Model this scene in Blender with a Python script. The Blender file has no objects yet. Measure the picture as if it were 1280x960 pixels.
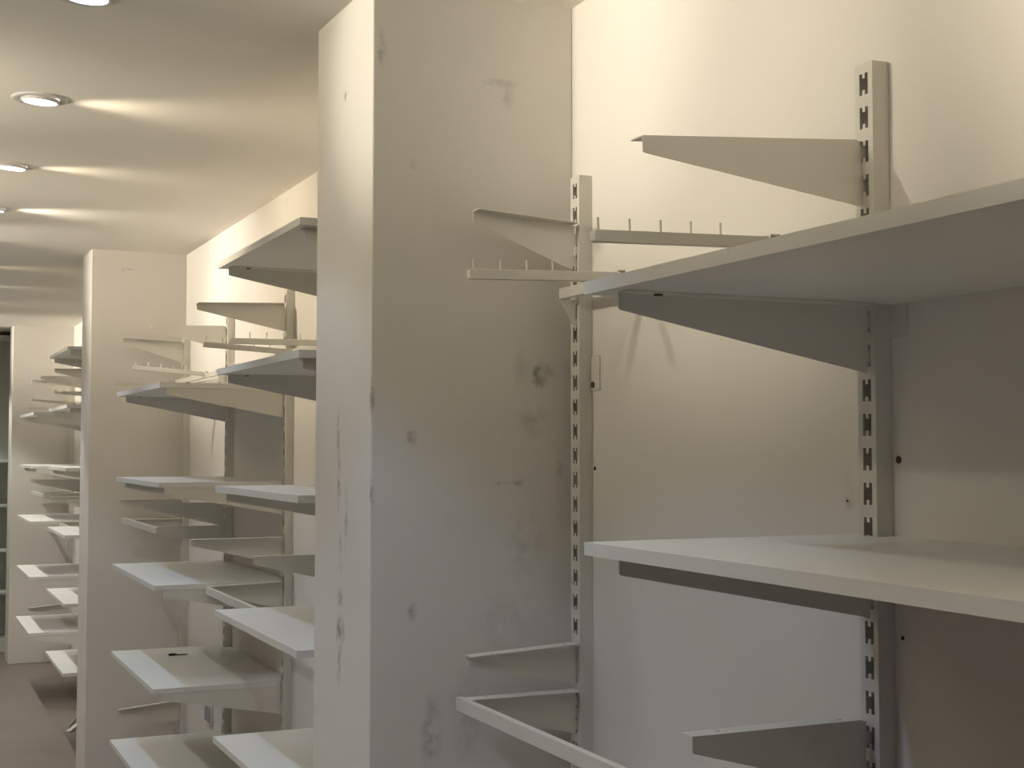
import bpy, bmesh, math, random
from mathutils import Vector, Matrix
random.seed(7)
H = 1.66                      # camera height; every z in the tables below is relative to it
SC = bpy.context.scene
COL = SC.collection

# ------------------------------------------------------------------ materials
def mat(name, col, rough=0.5, metal=0.0, bump=0.0, bscale=60.0, var=0.0, vscale=4.0, spec=0.5):
    m = bpy.data.materials.new(name); m.use_nodes = True
    nt = m.node_tree; b = nt.nodes['Principled BSDF']
    b.inputs['Base Color'].default_value = (*col, 1); b.inputs['Roughness'].default_value = rough
    b.inputs['Metallic'].default_value = metal; b.inputs['Specular IOR Level'].default_value = spec
    tc = nt.nodes.new('ShaderNodeTexCoord')
    if var > 0:
        n = nt.nodes.new('ShaderNodeTexNoise'); n.inputs['Scale'].default_value = vscale; n.inputs['Detail'].default_value = 5
        nt.links.new(tc.outputs['Object'], n.inputs['Vector'])
        mx = nt.nodes.new('ShaderNodeMix'); mx.data_type = 'RGBA'
        mx.inputs[6].default_value = (*[c*(1-var) for c in col], 1); mx.inputs[7].default_value = (*[min(1, c*(1+var*.5)) for c in col], 1)
        nt.links.new(n.outputs['Fac'], mx.inputs[0]); nt.links.new(mx.outputs[2], b.inputs['Base Color'])
    if bump > 0:
        n2 = nt.nodes.new('ShaderNodeTexNoise'); n2.inputs['Scale'].default_value = bscale; n2.inputs['Detail'].default_value = 4
        nt.links.new(tc.outputs['Object'], n2.inputs['Vector'])
        bp = nt.nodes.new('ShaderNodeBump'); bp.inputs['Strength'].default_value = bump; bp.inputs['Distance'].default_value = .002
        nt.links.new(n2.outputs['Fac'], bp.inputs['Height']); nt.links.new(bp.outputs['Normal'], b.inputs['Normal'])
    return m

def add_stains(m, stains, col=(.10, .095, .09)):
    """scuffs and dirt of their own shape: list of (centre xyz, radii xyz, strength)"""
    nt = m.node_tree; b = nt.nodes['Principled BSDF']
    src = b.inputs['Base Color'].links[0].from_socket if b.inputs['Base Color'].links else None
    geo = nt.nodes.new('ShaderNodeNewGeometry')
    nz = nt.nodes.new('ShaderNodeTexNoise'); nz.inputs['Scale'].default_value = 38; nz.inputs['Detail'].default_value = 6
    nt.links.new(geo.outputs['Position'], nz.inputs['Vector'])
    wob = nt.nodes.new('ShaderNodeVectorMath'); wob.operation = 'MULTIPLY_ADD'
    wob.inputs[1].default_value = (.03, .03, .03)
    nt.links.new(nz.outputs['Color'], wob.inputs[0]); nt.links.new(geo.outputs['Position'], wob.inputs[2])
    tot = None
    for c, r, s in stains:
        sub = nt.nodes.new('ShaderNodeVectorMath'); sub.operation = 'SUBTRACT'
        sub.inputs[1].default_value = (c[0]+.015, c[1]+.015, c[2]+.015)
        nt.links.new(wob.outputs[0], sub.inputs[0])
        mul = nt.nodes.new('ShaderNodeVectorMath'); mul.operation = 'DIVIDE'
        mul.inputs[1].default_value = r
        nt.links.new(sub.outputs[0], mul.inputs[0])
        ln = nt.nodes.new('ShaderNodeVectorMath'); ln.operation = 'LENGTH'
        nt.links.new(mul.outputs[0], ln.inputs[0])
        mr = nt.nodes.new('ShaderNodeMapRange'); mr.interpolation_type = 'SMOOTHSTEP'
        mr.inputs['From Min'].default_value = 1.0; mr.inputs['From Max'].default_value = .15
        mr.inputs['To Min'].default_value = 0; mr.inputs['To Max'].default_value = s
        nt.links.new(ln.outputs['Value'], mr.inputs['Value'])
        if tot is None: tot = mr.outputs[0]
        else:
            mm = nt.nodes.new('ShaderNodeMath'); mm.operation = 'MAXIMUM'
            nt.links.new(tot, mm.inputs[0]); nt.links.new(mr.outputs[0], mm.inputs[1]); tot = mm.outputs[0]
    br = nt.nodes.new('ShaderNodeMapRange'); br.inputs['From Min'].default_value = .36; br.inputs['From Max'].default_value = .62
    nt.links.new(nz.outputs['Fac'], br.inputs['Value'])
    mm = nt.nodes.new('ShaderNodeMath'); mm.operation = 'MULTIPLY'
    nt.links.new(tot, mm.inputs[0]); nt.links.new(br.outputs[0], mm.inputs[1])
    mx = nt.nodes.new('ShaderNodeMix'); mx.data_type = 'RGBA'
    nt.links.new(mm.outputs[0], mx.inputs[0])
    if src: nt.links.new(src, mx.inputs[6])
    else: mx.inputs[6].default_value = b.inputs['Base Color'].default_value
    mx.inputs[7].default_value = (*col, 1)
    nt.links.new(mx.outputs[2], b.inputs['Base Color'])

WALLC = (.77, .74, .695)
M_wall = mat('wall_paint', WALLC, .75, bump=.15, bscale=120, var=.04, vscale=2.5, spec=.25)
M_pil = mat('pillar_paint', (.76, .735, .69), .7, bump=.2, bscale=90, var=.06, vscale=3.0, spec=.25)
M_pil2 = mat('far_pillar_paint', (.76, .73, .685), .7, bump=.2, bscale=90, var=.04, vscale=3.0, spec=.25)
M_ceil = mat('ceiling_paint', (.90, .87, .80), .8, bump=.1, bscale=150, spec=.2)
M_metal = mat('powder_coated_metal', (.68, .66, .605), .42, bump=.04, bscale=300, spec=.4)
M_metal2 = mat('bracket_metal', (.74, .715, .65), .40, bump=.04, bscale=300, spec=.4)
M_lam = mat('white_laminate', (.80, .79, .76), .38, var=.03, vscale=6, spec=.45)
M_edge = mat('edge_band', (.77, .76, .73), .4, spec=.4)
M_dark = mat('dark_hole', (.05, .04, .035), .5)
M_brass = mat('brown_screw', (.16, .10, .06), .4, metal=.6)
M_trim = mat('lamp_trim', (.72, .71, .69), .45)
M_floor = mat('floor_vinyl', (.22, .185, .16), .5, bump=.1, bscale=30, var=.18, vscale=5, spec=.35)
M_unit = mat('grey_shelving', (.62, .63, .58), .6, spec=.3)
M_unit_edge = mat('pale_shelf_edge', (.62, .64, .64), .5, spec=.3)
M_white = mat('socket_plastic', (.72, .72, .70), .35)
M_sock = mat('socket_grey', (.32, .32, .33), .5)
M_black = mat('black_plastic', (.02, .018, .015), .5)

def emis(name, col, s):
    m = bpy.data.materials.new(name); m.use_nodes = True
    b = m.node_tree.nodes['Principled BSDF']
    b.inputs['Base Color'].default_value = (.8, .8, .8, 1)
    b.inputs['Emission Color'].default_value = (*col, 1); b.inputs['Emission Strength'].default_value = s
    return m
M_lens = emis('lamp_lens', (1, .97, .92), 9)

# ------------------------------------------------------------------ mesh helpers
def box(bm, x0, x1, y0, y1, z0, z1):
    vs = [bm.verts.new((x, y, z)) for z in (z0, z1) for y in (y0, y1) for x in (x0, x1)]
    for f in ((0, 2, 3, 1), (4, 5, 7, 6), (0, 1, 5, 4), (2, 6, 7, 3), (0, 4, 6, 2), (1, 3, 7, 5)):
        bm.faces.new([vs[i] for i in f])
    return vs

def prism(bm, pts, axis, a, b):
    """extrude a 2-D outline along an axis: 'y' takes (x,z) points, 'z' takes (x,y) points"""
    def P(p, t): return (p[0], t, p[1]) if axis == 'y' else ((p[0], p[1], t) if axis == 'z' else (t, p[0], p[1]))
    A = [bm.verts.new(P(p, a)) for p in pts]; B = [bm.verts.new(P(p, b)) for p in pts]
    bm.faces.new(A); bm.faces.new(B[::-1])
    n = len(pts)
    for i in range(n): bm.faces.new((A[i], B[i], B[(i+1) % n], A[(i+1) % n]))

def cyl(bm, c, r, axis, a, b, n=16):
    pts = [(c[0]+r*math.cos(2*math.pi*i/n), c[1]+r*math.sin(2*math.pi*i/n)) for i in range(n)]
    prism(bm, pts, axis, a, b)

def lathe(bm, prof, n=40, M=None):
    rings = []
    for r, z in prof:
        rings.append([bm.verts.new((r*math.cos(2*math.pi*i/n), r*math.sin(2*math.pi*i/n), z)) for i in range(n)])
    for a, b in zip(rings, rings[1:]):
        for i in range(n): bm.faces.new((a[i], a[(i+1) % n], b[(i+1) % n], b[i]))
    if M: bmesh.ops.transform(bm, matrix=M, verts=bm.verts)
    return rings

def obj(name, bm, m, parent=None, bevel=0, smooth=False):
    bmesh.ops.recalc_face_normals(bm, faces=bm.faces)
    me = bpy.data.meshes.new(name); bm.to_mesh(me); bm.free()
    if smooth:
        for p in me.polygons: p.use_smooth = True
    me.materials.append(m)
    o = bpy.data.objects.new(name, me); COL.objects.link(o)
    if parent: o.parent = parent
    if bevel:
        md = o.modifiers.new('bevel', 'BEVEL'); md.width = bevel; md.segments = 2; md.limit_method = 'ANGLE'
    return o

def tag(o, label, cat, group=None, kind=None):
    o['label'] = label; o['category'] = cat
    if group: o['group'] = group
    if kind: o['kind'] = kind
    return o
def empty(name, loc, label, cat, group=None):
    o = bpy.data.objects.new(name, None); COL.objects.link(o); o.location = loc; o.empty_display_size = .05
    return tag(o, label, cat, group)
def struct(name, bm, m, label=None, parent=None, **k):
    o = obj(name, bm, m, parent, **k)
    if not parent: o['kind'] = 'structure'
    if label: o['label'] = label
    if not parent: o['category'] = name.split('_')[0]
    return o
NB = bmesh.new

# ------------------------------------------------------------------ room
ZC = H+.944
Y0, Y1, XL = -5.0, 10.9, -3.7
PILLARS = [(1.009, 1.402, .449), (5.2175, 5.545, .449), (9.715, 10.02, .449)]

bm = NB(); box(bm, 0, .15, Y0, Y1, 0, ZC+.03)
wr = struct('wall_right', bm, M_wall, 'long cream wall carrying the slotted uprights')
add_stains(M_wall, [((0, 3.352, H+.905), (.05, .012, .03), .55), ((0, .085, H-.08), (.05, .02, .02), .35)])
bm = NB(); box(bm, XL-.15, XL, Y0, Y1, 0, ZC+.03)
struct('wall_left', bm, mat('dark_far_wall', (.45, .42, .38), .8))
bm = NB(); box(bm, XL, 0, Y1, Y1+.15, 0, ZC+.03)
struct('wall_end', bm, M_wall)
# wall behind the camera, with an unseen opening added for cool fill light
bm = NB()
WX0, WX1, WZ0, WZ1 = -3.4, -1.7, .15, 1.9
box(bm, XL, WX0, Y0-.15, Y0, 0, ZC+.03); box(bm, WX1, .0, Y0-.15, Y0, 0, ZC+.03)
box(bm, WX0, WX1, Y0-.15, Y0, 0, WZ0); box(bm, WX0, WX1, Y0-.15, Y0, WZ1, ZC+.03)
struct('wall_back', bm, mat('grey_shop_front', (.25, .24, .23), .8))
bm = NB()
box(bm, XL-.15, .15, Y0-.15, Y1+.15, -.1, 0)
struct('floor', bm, M_floor, 'brownish grey shop floor')

# ceiling: plaster with shallow waves shaped to give bands of light and shade
BR = [(-.6, .16), (.35, .15), (.95, .14), (1.62, .16), (2.51, .13), (2.98, .10), (3.67, .15), (4.35, .11), (4.845, .12), (5.67, .16), (6.42, .16), (7.2, .1), (7.94, .2), (9.07, .2)]
DK = [(-.2, .16), (.65, .14), (1.25, .14), (2.02, .17), (2.745, .08), (3.31, .14), (4.02, .15), (4.56, .08), (5.2, .16), (6.05, .12), (7.0, .16), (8.6, .2), (10, .2)]
AMP = .045
def slope(y):
    s = 0
    for c, w in BR: s += math.exp(-((y-c)/w)**2)*w/.15
    t = 0
    for c, w in DK: t += math.exp(-((y-c)/w)**2)*w/.15
    return AMP*(t-s)
N = 900
ys = [Y0+(Y1-Y0)*i/N for i in range(N+1)]
zs = [0]
for i in range(N): zs.append(zs[-1]+slope((ys[i]+ys[i+1])/2)*(ys[i+1]-ys[i]))
# remove the slow drift
def smooth_avg(a, k):
    out = []; n = len(a); pre = [0]
    for v in a: pre.append(pre[-1]+v)
    for i in range(n):
        lo, hi = max(0, i-k), min(n, i+k+1); out.append((pre[hi]-pre[lo])/(hi-lo))
    return out
av = smooth_avg(smooth_avg(zs, 60), 60)
zs = [a-b for a, b in zip(zs, av)]
bm = NB()
zs = [max(-.009, min(.012, z)) for z in zs]
XS = [XL, -1.2, -.9, -.75, -.6, -.5, -.4, -.3, -.2, -.12, -.06, .01]
def fade(x): t = min(1, max(0, (-x-.03)/.8)); return t*t*(3-2*t)      # the added waves fade out where they meet the wall
rows = []
for y, z in zip(ys, zs):
    rows.append([bm.verts.new((x, y, ZC+z*fade(x))) for x in XS]+[bm.verts.new((x, y, ZC+.12)) for x in (.01, XL)])
nx = len(XS)+2
for a, b in zip(rows, rows[1:]):
    for i in range(nx): bm.faces.new((a[i], a[(i+1) % nx], b[(i+1) % nx], b[i]))
bm.faces.new(rows[0]); bm.faces.new(rows[-1][::-1])
ce = struct('ceiling', bm, M_ceil, 'warm white plaster ceiling, waves added for soft light bands')
for p in ce.data.polygons: p.use_smooth = abs(p.normal.z) > .9

# pillars
for i, (a, b, p) in enumerate(PILLARS):
    bm = NB(); box(bm, -p, 0, a, b, 0, ZC+.005)
    o = struct('pillar_%d' % (i+1), bm, [M_pil, M_pil2, M_pil2][i], bevel=.003)
    o['label'] = ['big scuffed white pillar standing out from the right wall', 'middle white pillar standing out from the wall',
                  'farthest white pillar at the end of the aisle'][i]
    o['category'] = 'pillar'
y = 1.009
add_stains(M_pil, [
    ((-.077, y, H+.150), (.026, .1, .036), .75), ((-.060, y, H+.160), (.030, .1, .02), .35), ((-.115, y, H+.16), (.03, .1, .06), .18), ((-.09, y, H+.06), (.05, .1, .05), .22),
    ((-.165, y, H+.765), (.055, .1, .016), .30), ((-.150, y, H+.735), (.020, .1, .04), .28),
    ((-.141, y, H-.071), (.045, .1, .008), .6), ((-.10, y, H-.20), (.07, .1, .10), .16),
    ((-.429, y, H+.803), (.012, .1, .05), .35), ((-.36, y, H+.576), (.012, .1, .018), .4),
    ((-.361, y, H+.023), (.016, .1, .03), .42), ((-.359, y, H-.329), (.014, .1, .025), .5),
    ((-.317, y, H-.57), (.03, .1, .10), .42), ((-.24, y, H-.55), (.04, .1, .12), .25), ((-.15, y, H-.35), (.1, .1, .09), .12),
    ((-.03, y, H-.05), (.015, .1, .03), .3),
    ((-.449, 1.197, H+.747), (.1, .016, .016), .6),
    ((-.449, 1.230, H+.02), (.1, .018, .08), .38), ((-.449, 1.225, H-.07), (.1, .016, .09), .45), ((-.449, 1.17, H-.15), (.1, .016, .10), .35),
    ((-.449, 1.205, H-.22), (.1, .018, .07), .32),
    ((-.449, 1.208, H-.315), (.1, .030, .026), .7), ((-.449, 1.206, H-.385), (.1, .038, .05), .85), ((-.449, 1.214, H-.45), (.1, .020, .07), .6),
    ((-.449, 1.012, H+.10), (.016, .012, .05), .6), ((-.449, 1.012, H-.10), (.012, .008, .06), .5)])
add_stains(M_pil2, [((-.305, 5.2175, H+.853), (.016, .1, .014), .55), ((-.275, 5.2175, H+.858), (.03, .1, .008), .5)])

# small screw holes left in the wall
for (yy, zz, r) in ((-.033, -.017, .0055), (.907, -.043, .004), (-.037, -.271, .003), (.085, -.08, .0016)):
    bm = NB(); cyl(bm, (yy, H+zz), r, 'x', -.0015, .0005, 12)
    obj('screw_hole', bm, M_brass if r > .005 else M_dark, wr)

# ------------------------------------------------------------------ slotted uprights
SLOT0 = .5335
def upright(s, label, group=None, top=.563, bottom=-1.52, tabs=()):
    root = empty('slotted_upright', (0, s, H+bottom), label, 'shelf upright', group)
    w, d, t = .020, .030, .002
    zb = 0; zt = top-bottom
    bm = NB()
    box(bm, -d, -.0005, -w, -w+t, zb, zt); box(bm, -d, -.0005, w-t, w, zb, zt)      # side walls
    box(bm, -d, -d+t, -w+t, -.0095, zb, zt); box(bm, -d, -d+t, .0095, w-t, zb, zt)  # front strips beside the slots
    z = zb; k = 0
    cs = []
    while True:
        c = SLOT0-.05*k-bottom
        if c < .03: break
        cs.append(c); k += 1
    cs = cs[::-1]
    for c in cs:
        box(bm, -d, -d+t, -.0095, .0095, z, c-.016)
        box(bm, -d, -d+t, -.003, .003, c-.016, c-.009)      # the nibs that make each slot an H
        box(bm, -d, -d+t, -.003, .003, c+.009, c+.016)
        z = c+.016
    box(bm, -d, -d+t, -.0095, .0095, z, zt)
    obj('channel', bm, M_metal, root)
    bm = NB(); box(bm, -d, -.0005, -w, w, zt, zt+.0015)
    obj('end_cap', bm, M_metal, root)
    for (side, z0, z1, scr) in tabs:
        bm = NB()
        a, b = (w, w+.037) if side > 0 else (-w-.037, -w)
        box(bm, -.004, -.0003, a, b, z0-bottom, z1-bottom)
        tb = obj('fixing_tab', bm, M_metal, root, bevel=.0008)
        if scr:
            bm = NB(); cyl(bm, ((-w-.011) if side < 0 else (w+.018), z0-bottom+.012), .0068, 'x', -.0062, -.004, 12)
            obj('screw', bm, M_brass, tb)
    return root

GH = 'uprights hidden behind pillars'
upright(0, 'tall slotted upright nearest the camera, under the big high shelf', tabs=[(-1, .160, .222, False)])
upright(.938, 'slotted upright tucked in the corner beside the big scuffed pillar', tabs=[(-1, .117, .189, True), (1, .117, .189, False)])
upright(1.508, 'slotted wall upright concealed behind a white pillar', GH)
upright(2.305, 'slotted wall upright concealed behind a white pillar', GH)
upright(3.243, 'slotted upright just left of the big pillar, seen past its left edge', tabs=[(-1, .185, .264, False)])
upright(4.1825, 'second slotted upright to the left of the big pillar, dark below the shelves')
upright(5.12, 'slotted upright in the far corner against the middle pillar')
for s in (6.005, 6.805, 7.743, 8.68): upright(s, 'slotted wall upright concealed behind a white pillar', GH)
upright(9.62, 'slotted upright in the corner against the farthest pillar')

# ------------------------------------------------------------------ brackets
def slots_near(zl, zh, zheel):
    out = []
    k = 0
    while SLOT0-.05*k > -1.6:
        c = SLOT0-.05*k-zheel
        if zl <= c <= zh: out.append(c)
        k += 1
    return out

def bracket(s, zh, L, d, label, tilt=0., group=None, heel=.100, tip=.022, hole_discs=False, swing=0., holes=True):
    """d=+1: flange folded towards the far side, -1: towards the camera; zh = top of flange at the heel"""
    yo = .006*d
    root = empty('shelf_bracket', (-.031, s+yo, H+zh), label, 'shelf bracket', group)
    root.rotation_euler = (0, tilt, swing)
    l = L-.031
    t = .00125
    bm = NB()
    prism(bm, [(-.003, -.002), (-l, -.002), (-l, -tip), (-l+.004, -tip-.002), (-.02, -heel+.004), (-.004, -heel), (-.003, -heel+.006)], 'y', -t, t)
    plate = obj('plate', bm, M_metal2, root)
    # top flange with two bolt holes
    bm = NB()
    fw = .030
    y0, y1 = (t, t+fw) if d > 0 else (-t-fw, -t)
    yc = (y0+y1)/2; r = .0042; n = 8
    cuts = [-.036-(-.036+l-.045)*0, -l+.052]
    edges = [-.008] + [-.036-.02, -.036+.02][::-1] + [-l+.052+.02, -l+.052-.02] + [-l]
    def quad(x0, x1):
        box(bm, x0, x1, y0, y1, -.002, 0)
    quad(edges[1], edges[0]); quad(edges[3], edges[2]); quad(edges[5], edges[4])
    ya, yb = y0, y1
    for (xa, xb) in ((edges[2], edges[1]), (edges[4], edges[3])):
        xc = (xa+xb)/2
        outer = []; inner = []
        for i in range(n):
            a = 2*math.pi*(i+.5)/n
            ca, sa = math.cos(a), math.sin(a)
            k = min((xb-xa)/2/abs(ca), (yb-ya)/2/abs(sa))
            outer.append((xc+ca*k, yc+sa*k)); inner.append((xc+r*ca, yc+r*sa))
        # push the outer loop into the corners so the sheet stays rectangular
        def corner(p):
            return p
        for zz, flip in ((0, False), (-.002, True)):
            O = [bm.verts.new((*p, zz)) for p in outer]; I = [bm.verts.new((*p, zz)) for p in inner]
            C = {}
            for i in range(n):
                j = (i+1) % n
                f = [O[i], O[j], I[j], I[i]]
                po, pj = outer[i], outer[j]
                if abs(po[0]-pj[0]) > 1e-6 and abs(po[1]-pj[1]) > 1e-6:
                    cx = po[0] if abs(abs(po[0]-xc)-(xb-xa)/2) < 1e-6 else pj[0]
                    cy = po[1] if abs(abs(po[1]-yc)-(yb-ya)/2) < 1e-6 else pj[1]
                    cv = bm.verts.new((cx, cy, zz)); f = [O[i], cv, O[j], I[j], I[i]]
                bm.faces.new(f if not flip else f[::-1])
            if zz == 0: topI, topO = I, O
            else: botI, botO = I, O
        for i in range(n):
            j = (i+1) % n
            bm.faces.new((topI[i], topI[j], botI[j], botI[i]))
        for yy in (ya, yb):
            v = [bm.verts.new((xa, yy, 0)), bm.verts.new((xb, yy, 0)), bm.verts.new((xb, yy, -.002)), bm.verts.new((xa, yy, -.002))]
            bm.faces.new(v)
    # fold between plate and flange
    ff = sorted((0, y0 if d > 0 else y1))
    box(bm, -l, -.008, min(0, ff[0])-(t if d > 0 else 0), max(0, ff[1])+(t if d < 0 else 0), -.002, 0)
    obj('flange', bm, M_metal2, root)
    c = slots_near(-heel+.014, -.012, zh)
    for cc in ([c[0], c[-1]] if len(c) > 1 else c):
        bm = NB(); prism(bm, [(-.0035, cc-.009), (-.0035, cc+.009), (.0045, cc+.009), (.0075, cc+.002), (.0075, cc-.012), (.0045, cc-.012), (.0035, cc-.009)], 'y', -t*.9, t*.9)
        obj('hook', bm, M_metal2, root)
    if hole_discs:
        bm = NB()
        cyl(bm, (-l+.052, yc), .0062, 'z', -.0042, -.0021, 14)
        obj('screw', bm, M_dark, root)  # dark disc put where the bolt hole is only shaded
    return root

# ------------------------------------------------------------------ boards
def board(y0, y1, zb, label, ups=(), depth=.468, th=.018, group=None):
    bm = NB()
    back = [(-.0008, y0)]
    for u in sorted(ups):
        a, b = u-.024, u+.024
        if a < y0: back = [(-.034, y0), (-.034, b), (-.0008, b)]; continue
        back += [(-.0008, a), (-.034, a), (-.034, b), (-.0008, b)]
    back += [(-.0008, y1)]
    pts = [(-depth+.0012, y0)] + back + [(-depth+.0012, y1)]
    root = empty('shelf_board', (-depth/2, (y0+y1)/2, H+zb), label, 'shelf', group)
    ox, oy = -depth/2, (y0+y1)/2
    pts = [(x-ox, y-oy) for x, y in pts]
    prism(bm, pts, 'z', .0003, th)
    obj('panel', bm, M_lam, root)
    bm = NB(); box(bm, -depth-ox, -depth+.0012-ox, y0-oy, y1-oy, .0004, th-.0001)
    obj('edge_band', bm, M_edge, root)
    return root

# ------------------------------------------------------------------ hang rails, pegged arms, front rails
def hang_rail(s0, s1, z, label, L=.062):
    """bar parallel to the wall with a triangular holder at each upright"""
    root = empty('hang_rail', (-L, (s0+s1)/2, H+z), label, 'hang rail')
    h = (s1-s0)/2
    bm = NB(); box(bm, -.006, .006, -h+.002, h-.002, -.011, .011)
    obj('bar', bm, M_metal, root, bevel=.001)
    for sg in (-1, 1):
        yy = sg*(h-.006)
        bm = NB()
        prism(bm, [(-.006, -.0112), (L-.0325, -.0112), (L-.0325, -.066), (L-.036, -.066)], 'y', yy-.0013, yy+.0013)
        obj('holder', bm, M_metal, root)
    return root

def peg_arm(s, z, label, L0=.062, Lt=.372, npeg=5, tilt=0., group=None):
    """arm hooked over the hang rail, square to the wall; z = arm top"""
    root = empty('peg_arm', (-L0, s, H+z), label, 'display arm', group)
    root.rotation_euler = (0, tilt, 0)
    l = Lt-L0
    bm = NB(); prism(bm, [(-.0065, -.002), (-.0065, -.018), (-l+.002, -.018), (-l, -.016), (-l, -.003), (-l+.003, 0), (-.012, 0), (-.0085, -.001)], 'y', -.008, .008)
    obj('arm_bar', bm, M_metal, root, bevel=.0008)
    bm = NB(); prism(bm, [(-.0066, -.012), (-.0066, .004), (.0105, .004), (.0105, -.008), (.0075, -.008), (.0075, .0012), (-.0066, .0012)], 'y', -.009, .009)
    obj('hook', bm, M_metal, root)
    for i in range(npeg):
        bm = NB(); cyl(bm, (-l+.010+.0535*i, 0), .0019, 'z', 0, .019, 10)
        obj('peg', bm, M_metal, root)
    return root

def front_rail(s0, s1, z, L, label):
    """angle rail joining the tips of two brackets; z = its top"""
    root = tag(bpy.data.objects.new('front_rail', None), label, 'front rail'); COL.objects.link(root)
    root.location = (-L, (s0+s1)/2, H+z); h = (s1-s0)/2
    bm = NB(); box(bm, -.002, 0, -h, h, -.024, .001)
    obj('face', bm, M_metal, root)
    bm = NB(); box(bm, 0, .012, -h, h, -.001, .001)
    obj('lip', bm, M_metal, root)
    return root

# ------------------------------------------------------------------ foreground bay
board(-.985, .046, .207, 'big high shelf running out of the picture at right', ups=(0, -.938))
board(-.985, .046, -.145, 'wide lower shelf in the right foreground, its top partly shaded', ups=(0, -.938))
bracket(0, .207, .443, -1, 'large tapered bracket under the big high foreground shelf', hole_discs=True)
bracket(0, -.145, .443, -1, 'long shallow dark bracket under the lower foreground shelf', hole_discs=True)
bracket(0, .452, .400, 1, 'topmost bare bracket on the nearest upright, pointing left against bright wall', tilt=-.075)
bracket(0, -.391, .325, 1, 'bare bracket at the bottom of the nearest upright, lower right', tilt=.0)
bracket(.938, .462, .262, -1, 'bare bracket high on the corner upright beside the big pillar', tilt=.06, heel=.095)
bracket(.938, -.397, .277, -1, 'bare bracket low on the corner upright, just above the front rail', tilt=-.05, heel=.085)
bracket(.938, -.4925, .292, -1, 'lowest bracket on the corner upright, joined to the slanting front rail', heel=.09)
front_rail(.02, .934, -.4915, .294, 'long pale rail slanting down to the bottom edge beside the big pillar')
hang_rail(0, .938, .317, 'hang rail ending beside the big pillar, behind the high foreground shelf')
peg_arm(.69, .3335, 'pegged arm sticking left in front of the big pillar', tilt=-.035)
peg_arm(.19, .3315, 'pegged arm with five pegs above the big high foreground shelf', tilt=-.028, Lt=.380)

# ------------------------------------------------------------------ repeating bays
def bay(sh, where, far):
    """where: text that names the bay; sh: distance along the wall from the middle bay"""
    U = [2.305+sh, 3.243+sh, 4.1825+sh, 5.12+sh]
    near = 'nearer column, at the %s' % ('left edge of the big pillar' if not far else 'left edge of the middle pillar')
    farc = 'farther column, at the %s' % ('middle pillar' if not far else 'farthest pillar')
    ordn = ['top', 'second', 'third', 'fourth', 'fifth', 'lowest']
    zc = [.513, .206, -.128, -.480, -.836] + ([-1.195] if far else [])
    if not far: ordn_c = ordn[:4]+['lowest']
    else: ordn_c = ordn
    side = 'jutting past the left edge of the big pillar' if not far else 'jutting past the left edge of the middle pillar'
    e1 = 1.475+sh; e1u = 1.508+sh
    for z, n in zip(zc, ordn_c):
        board(e1, U[0]+.042, z, '%s white shelf %s' % (n, side), ups=(e1u, U[0]))
        bracket(U[0], z, .447, -1, 'bracket under the %s shelf %s' % (n, side), hole_discs=True)
    for z, n in zip(zc[:2], ordn_c[:2]):
        bracket(e1u, z, .447, 1, 'near-end bracket, %s shelf %s' % (n, side))
    ze = [.206, -.140, -.493, -.846, -1.202]
    on = ['top', 'second', 'third', 'fourth', 'lowest']
    set2 = 'in the row standing before the middle pillar' if not far else 'in the row standing before the farthest pillar'
    for z, n in zip(ze, on):
        dp = .470 if z > -.3 else .480
        board(U[1]+.0035, U[2]+.042, z, '%s white shelf %s' % (n, set2), ups=(U[1], U[2]), depth=dp)
        bracket(U[1], z, .450, 1, 'near bracket under the %s shelf %s' % (n, set2))
        bracket(U[2], z, .440, -1, 'far bracket under the %s shelf %s' % (n, set2), hole_discs=True)
    w = 'beside the big pillar' if not far else 'beside the middle pillar'
    # bare brackets and arms between the two shelf columns
    bracket(U[0], -.312, .364, 1, 'bare bluish bracket %s, between the third and fourth shelves' % w)
    bracket(U[1], .515, .349, -1, 'bare bracket high %s, under the topmost shelf' % w, tilt=-.035)
    bracket(U[1], -.318, .362, -1, 'bare bracket low %s, pointing left below the second shelf' % w)
    bracket(U[1], -.474, .302, -1, 'bracket with a front rail at its tip %s' % w, tilt=-.03)
    front_rail(U[0]+.004, U[1]-.004, -.486, .304, 'pale front rail slanting down %s' % w)
    hang_rail(U[0], U[1], .325, 'hang rail behind the shelf ends %s' % w)
    peg_arm(U[0]+.31, .339, 'nearer pegged arm %s' % w, tilt=-.01)
    peg_arm(U[1]-.24, .333, 'farther pegged arm %s, sloping and left of the other' % w, tilt=.06)
    # bare brackets and arms against the next pillar
    w = 'in front of the middle pillar' if not far else 'in front of the farthest pillar'
    bracket(U[2], .512, .340, 1, 'nearer of two bare brackets high %s' % w, tilt=-.03)
    bracket(U[3], .507, .318, -1, 'farther of two bare brackets high %s' % w, tilt=.03)
    bracket(U[2], -.230, .363, 1, 'bare bracket at mid height %s, nearer of the pair' % w)
    bracket(U[3], -.245, .318, -1, 'bare bracket at mid height %s, farther of the pair' % w)
    bracket(U[2], -.326, .307, 1, 'near side bracket of the empty frame %s' % w)
    bracket(U[3], -.340, .295, -1, 'far side bracket of the empty frame %s' % w)
    front_rail(U[2]+.004, U[3]-.004, -.332, .309, 'front rail of the empty frame %s' % w)
    hang_rail(U[2], U[3], .312, 'hang rail %s' % w)
    peg_arm(U[2]+.27, .328, 'nearer pegged arm %s' % w, tilt=.07)
    peg_arm(U[3]-.20, .297, 'farther pegged arm %s' % w, tilt=.02)
    bracket(U[3], -1.199, .316, -1, 'lowest bare bracket %s, down near the floor' % w, tilt=-.09)

bay(0, 'middle bay', False)
bay(4.5, 'far bay', True)

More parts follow.
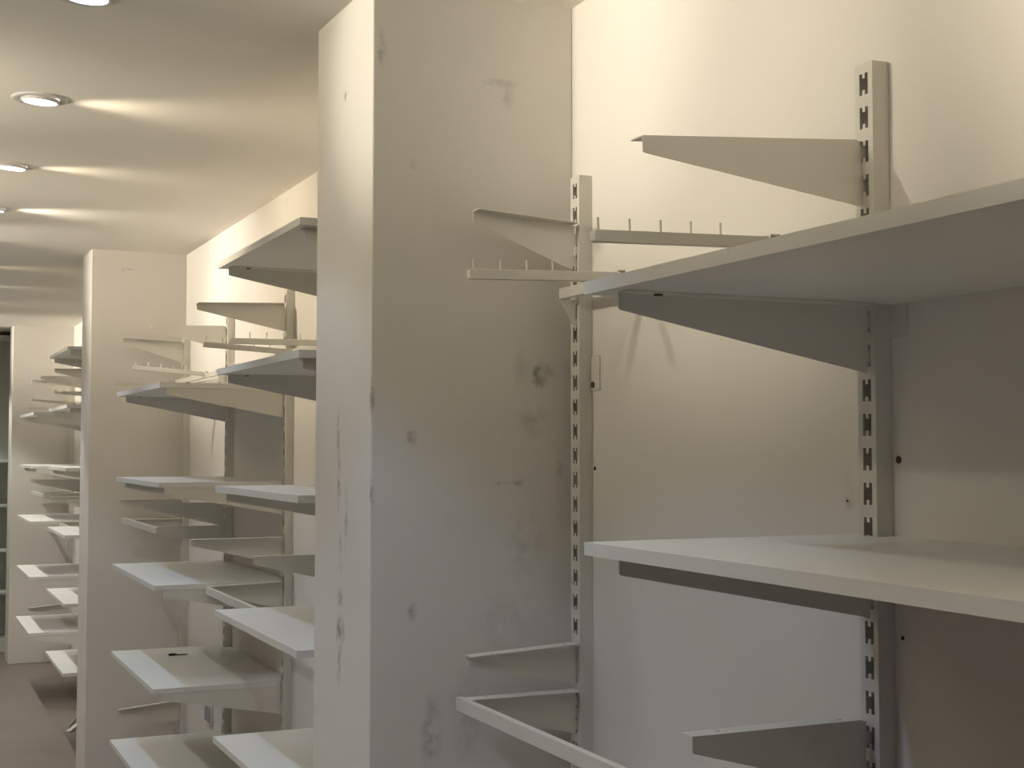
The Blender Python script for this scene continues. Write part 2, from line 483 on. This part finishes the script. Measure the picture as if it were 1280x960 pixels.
# small odds and ends
o = empty('plastic_clip', (-.268, 4.003, H-.846+.0181), 'small black plastic clip lying on the fourth shelf', 'clip')
bm = NB(); prism(bm, [(-.022, -.006), (-.012, -.010), (.004, -.008), (.006, -.002), (.012, .006), (-.010, .010), (-.020, .006)], 'z', 0, .008)
obj('clip_body', bm, M_black, o, bevel=.0015)
bm = NB(); prism(bm, [(.006, -.003), (.045, -.004), (.052, 0), (.045, .003), (.006, .003)], 'z', 0, .004)
obj('clip_tail', bm, M_black, o)

o = empty('wall_socket', (0, 4.57, H-1.175), 'white wall socket low on the wall between two uprights', 'socket')
bm = NB(); box(bm, -.012, -.0005, -.066, .066, -.045, .045); obj('cover', bm, M_white, o, bevel=.002)
for yy in (-.032, .032):
    bm = NB(); box(bm, -.0135, -.0122, yy-.026, yy+.026, -.034, .034); obj('outlet', bm, M_sock, o, bevel=.001)

# loose shelf fitting lying on the floor in the far bay
o = empty('loose_bracket', (-.27, 7.05, 0), 'loose white bracket lying on the floor past the middle pillar', 'shelf bracket')
bm = NB(); prism(bm, [(-.16, .02), (.16, .02), (.16, .11), (-.16, .045)], 'y', -.0015, .0015)
pl = obj('plate', bm, M_metal, o); pl.rotation_euler = (.25, 0, 1.2)
bm = NB(); box(bm, -.16, .16, -.016, .016, .001, .004)
pl = obj('flange', bm, M_metal, o); pl.rotation_euler = (0, 0, 1.2)

# ------------------------------------------------------------------ shelving unit at the end of the aisle
UY, UD = 10.41, .36
UX0, UX1 = -2.2, -.02
root = empty('shelving_unit', ((UX0+UX1)/2, UY+UD/2, 0), 'dark grey shelving unit at the far end of the aisle', 'shelving unit')
cx, cy = root.location.x, root.location.y
def part(name, b, m, bevel=0):
    bm = NB(); box(bm, b[0]-cx, b[1]-cx, b[2]-cy, b[3]-cy, b[4], b[5]); return obj(name, bm, m, root, bevel)
part('back_panel', (UX0, UX1, UY+UD-.012, UY+UD, .1, ZC-.03), M_unit)
part('top_panel', (UX0, UX1, UY, UY+UD-.012, ZC-.055, ZC-.03), M_unit)
part('plinth', (UX0, UX1, UY+.02, UY+UD, 0, .1), M_unit)
for xx in (UX0, UX0+.72, UX0+1.44, UX1-.02):
    part('divider', (xx, xx+.02, UY, UY+UD-.012, .1, ZC-.055), M_unit)
for z in (-.105, -.469, -.832, -1.175):
    for i in range(3):
        xa = UX0+.02+.72*i; xb = xa+.70 if i < 2 else UX1-.02
        sh = part('shelf', (xa, xb, UY+.004, UY+UD-.012, H+z-.02, H+z), M_unit)
        bm = NB(); box(bm, xa-cx, xb-cx, UY-cy, UY+.004-cy, H+z-.02, H+z)
        obj('edge_strip', bm, M_unit_edge, sh)

# ------------------------------------------------------------------ downlights
# energy and colour of each family of lamps
LE = {}
def setl(name, r, g, b):
    m = max(r, g, b, 1e-6); LE[name] = (m, (r/m, g/m, b/m))
#LE-BEGIN
setl('n1', 55.275, 50.807, 42.072)
setl('n2', 91.537, 82.677, 66.223)
setl('n3', 135.609, 124.252, 102.298)
setl('r1a', 4.300, 8.000, 13.000)
setl('r1b', 4.500, 5.600, 7.200)
setl('r1c', 6.500, 9.500, 13.200)
setl('r1d', 7.500, 10.400, 14.000)
setl('r1e', 6.000, 6.500, 7.000)
setl('r1f', 40.316, 39.263, 35.848)
setl('r1n', 4.858, 4.032, 2.672)
setl('up0', 25.000, 22.800, 18.000)
setl('up1', 72.408, 64.555, 50.383)
setl('w1c', 28.000, 24.000, 17.400)
setl('w1d', 40.000, 36.000, 30.000)
setl('w1f', 9.803, 8.137, 5.392)
setl('w2a70', 18.000, 15.800, 11.800)
setl('w2b70', 27.000, 23.600, 17.600)
setl('w2d90', 11.937, 10.138, 7.100)
setl('w2m50', 65.841, 59.532, 47.713)
setl('w2m70', 0.000, 0.000, 0.000)
setl('w2n53', 206.844, 185.140, 145.653)
setl('cool_fill', 1.800, 3.000, 4.800)
#LE-END
def lamp(nm, fam, typ, root, M, **k):
    e, c = LE.get(fam, (10., (1, 1, 1)))
    if e < 1e-3: return None
    l = bpy.data.lights.new(nm, typ)
    l.energy = e; l.color = c
    for a, v in k.items(): setattr(l, a, v)
    lo = bpy.data.objects.new(nm, l); COL.objects.link(lo); lo.parent = root; lo.matrix_local = M
    lo['fam'] = fam
    return lo
def zc_at(y):
    i = min(N, max(0, int(round((y-Y0)/(Y1-Y0)*N)))); return ZC+zs[i]
def downlight(x, y, label, fam, tilt=(.0, .0), group=None, warm=None, cone=94, blend=.3):
    z = zc_at(y)
    root = empty('downlight', (x, y, z), label, 'ceiling light', group)
    bm = NB(); lathe(bm, [(.0495, .004), (.052, -.0035), (.056, -.0055), (.068, -.0055), (.074, -.0035), (.0755, .006)])
    obj('trim_ring', bm, M_trim, root, smooth=True)
    M = Matrix.Translation((0, 0, -.002)) @ Matrix.Rotation(tilt[0], 4, 'X') @ Matrix.Rotation(tilt[1], 4, 'Y')
    bm = NB(); lathe(bm, [(.0445, -.0075), (.0475, -.009), (.0505, -.008), (.0515, .002)], M=M)
    obj('gimbal_ring', bm, M_trim, root, smooth=True)
    bm = NB(); r = lathe(bm, [(.0450, -.006), (.043, -.009), (.030, -.0105), (.015, -.0115), (.001, -.012)])
    bm.faces.new(r[-1]); bmesh.ops.transform(bm, matrix=M, verts=bm.verts)
    obj('lens', bm, M_lens, root, smooth=True)
    lamp('beam', fam, 'SPOT', root, Matrix.Translation((0, 0, -.03)), shadow_soft_size=.03, spot_size=math.radians(cone), spot_blend=blend)
    for wf, size, ay in (warm or ()):  # extra warm spot added under the lens to brighten the wall
        lamp('warm_wall_spot', wf, 'SPOT', root, Matrix.Translation((0, 0, -.03)) @ Vector((1, ay, -.39 if wf[:2] == 'w1' else -.08)).to_track_quat('-Z', 'Y').to_matrix().to_4x4(),
             shadow_soft_size=.018, spot_size=math.radians(size), spot_blend=1)
    return root
def unseen_spot(x, y, drop, aim, fam, size=165, blend=.5, soft=.03):
    root = empty('unseen_spotlight', (x, y, ZC), 'unseen warm spotlight beyond the picture, lighting wall and ceiling', 'spotlight', 'track spotlights beyond the picture')
    bm = NB(); box(bm, -.05, .05, -.02, .02, -.03, -.012); obj('track_adapter', bm, M_trim, root, bevel=.002)
    bm = NB(); cyl(bm, (0, 0), .006, 'z', -drop, -.03, 12); obj('stem', bm, M_trim, root)
    d = Vector(aim).normalized()
    M = Matrix.Translation((0, 0, -drop)) @ d.to_track_quat('-Z', 'Y').to_matrix().to_4x4()
    bm = NB(); lathe(bm, [(.001, .07), (.035, .07), (.038, .06), (.038, -.03), (.034, -.03), (.034, -.012), (.001, -.012)], M=M)
    obj('can', bm, M_trim, root)
    lamp('flood', fam, 'SPOT', root, M @ Matrix.Translation((0, 0, -.036)), shadow_soft_size=soft, spot_size=math.radians(size), spot_blend=blend)
T = (.05, .06)
GD = 'downlights out of the picture'
BEY = 'round recessed ceiling downlight beyond the picture'
nm = {1.348: 'round downlight cut off by the top edge, nearest in the ceiling row', 2.32: 'second round downlight in the ceiling row, wholly in view',
      3.27: 'third round downlight in the ceiling row, at the left edge', 4.215: 'fourth downlight in the ceiling row, barely showing at the left edge'}
for y, fam, wf in ((-2.49, 'r1n', None), (-1.53, 'r1n', None), (-.57, 'r1n', None), (.39, 'r1a', None), (1.348, 'r1b', None), (2.32, 'r1c', 'w1c'), (3.27, 'r1c', 'w1c'),
               (4.215, 'r1d', 'w1d'), (5.16, 'r1e', None), (6.12, 'r1f', 'w1f'), (7.08, 'r1f', 'w1f'), (8.04, 'r1f', 'w1f'), (9.0, 'r1f', 'w1f'), (9.96, 'r1f', None)):
    downlight(-.965, y, nm.get(y, BEY), fam, T, None if y in nm else GD, [(wf, 82, 0)] if wf else None)
W2K = {'n': (53,), 'a': (70,), 'm': (50, 70), 'b': (70,), 'd': (90,), 'f': (90,)}
for y, fam in ((-1.85, 'n'), (-.9, 'n'), (.10, 'a'), (.40, 'm'), (1.06, 'b'), (2.0, 'c'), (2.95, 'c'), (3.9, 'c'), (4.85, 'd'), (5.8, 'f'), (6.75, 'f'), (7.7, 'f'), (8.65, 'f')):
    downlight(-1.74 if fam in 'mn' else -1.85, y, BEY, 'r2'+fam, T, GD, [('w2%s%d' % (fam, k), k, 0) for k in W2K.get(fam, ())], cone=130, blend=.6)
# narrow track spots aimed at the wall just before each pillar
for y, fam in ((.95, 'n1'), (4.9, 'n2'), (9.4, 'n3')):
    unseen_spot(-1.9, y, .14, (1.9, 0, .0), fam, 34 if fam == 'n1' else 50, 1.)

# unseen hanging spots added to brighten the ceiling, left of the picture
for y, fam in ((-.5, 'up0'), (.75, 'up0'), (2.0, 'up1'), (3.4, 'up1'), (5.2, 'up2'), (7.2, 'up2'), (9.0, 'up2')):
    unseen_spot(-2.2, y, .45, (.8, .35, .95), fam, 104, .8)

# cool fill light added in the unseen opening behind the camera
l = bpy.data.lights.new('cool_fill_light', 'AREA'); l.shape = 'RECTANGLE'; l.size = WX1-WX0; l.size_y = WZ1-WZ0
l.energy, l.color = LE.get('cool_fill', (10., (1, 1, 1)))
o = bpy.data.objects.new('cool_fill_light', l); COL.objects.link(o); o['fam'] = 'cool_fill'
o.location = ((WX0+WX1)/2, Y0-.05, (WZ0+WZ1)/2); o.rotation_euler = (math.radians(90), 0, 0)

w = bpy.data.worlds.new('world'); SC.world = w; w.use_nodes = True
w.node_tree.nodes['Background'].inputs[0].default_value = (.55, .65, .8, 1); w.node_tree.nodes['Background'].inputs[1].default_value = .0

# ------------------------------------------------------------------ camera
cam = bpy.data.cameras.new('camera'); co = bpy.data.objects.new('camera', cam); COL.objects.link(co)
cam.sensor_fit = 'HORIZONTAL'; cam.sensor_width = 36; cam.lens = 1735.84/1280*36; cam.clip_start = .05
pi_, ya, ro = 0.0457, 0.4229, 0.0009
fw = Vector((math.sin(ya)*math.cos(pi_), math.cos(ya)*math.cos(pi_), math.sin(pi_)))
r0 = Vector((math.cos(ya), -math.sin(ya), 0)); u0 = r0.cross(fw)
r = math.cos(ro)*r0+math.sin(ro)*u0; u = -math.sin(ro)*r0+math.cos(ro)*u0
Mx = Matrix((r, u, -fw)).transposed().to_4x4(); Mx.translation = (-1.32796, -1.62758, H)
co.matrix_world = Mx
SC.camera = co

vs = SC.view_settings
vs.view_transform = 'Standard'; vs.look = 'None'; vs.gamma = 1; vs.exposure = 0
vs.use_curve_mapping = False
SC.cycles.use_denoising = True
SC.cycles.max_bounces = 10; SC.cycles.diffuse_bounces = 7
SC.cycles.sample_clamp_indirect = 4
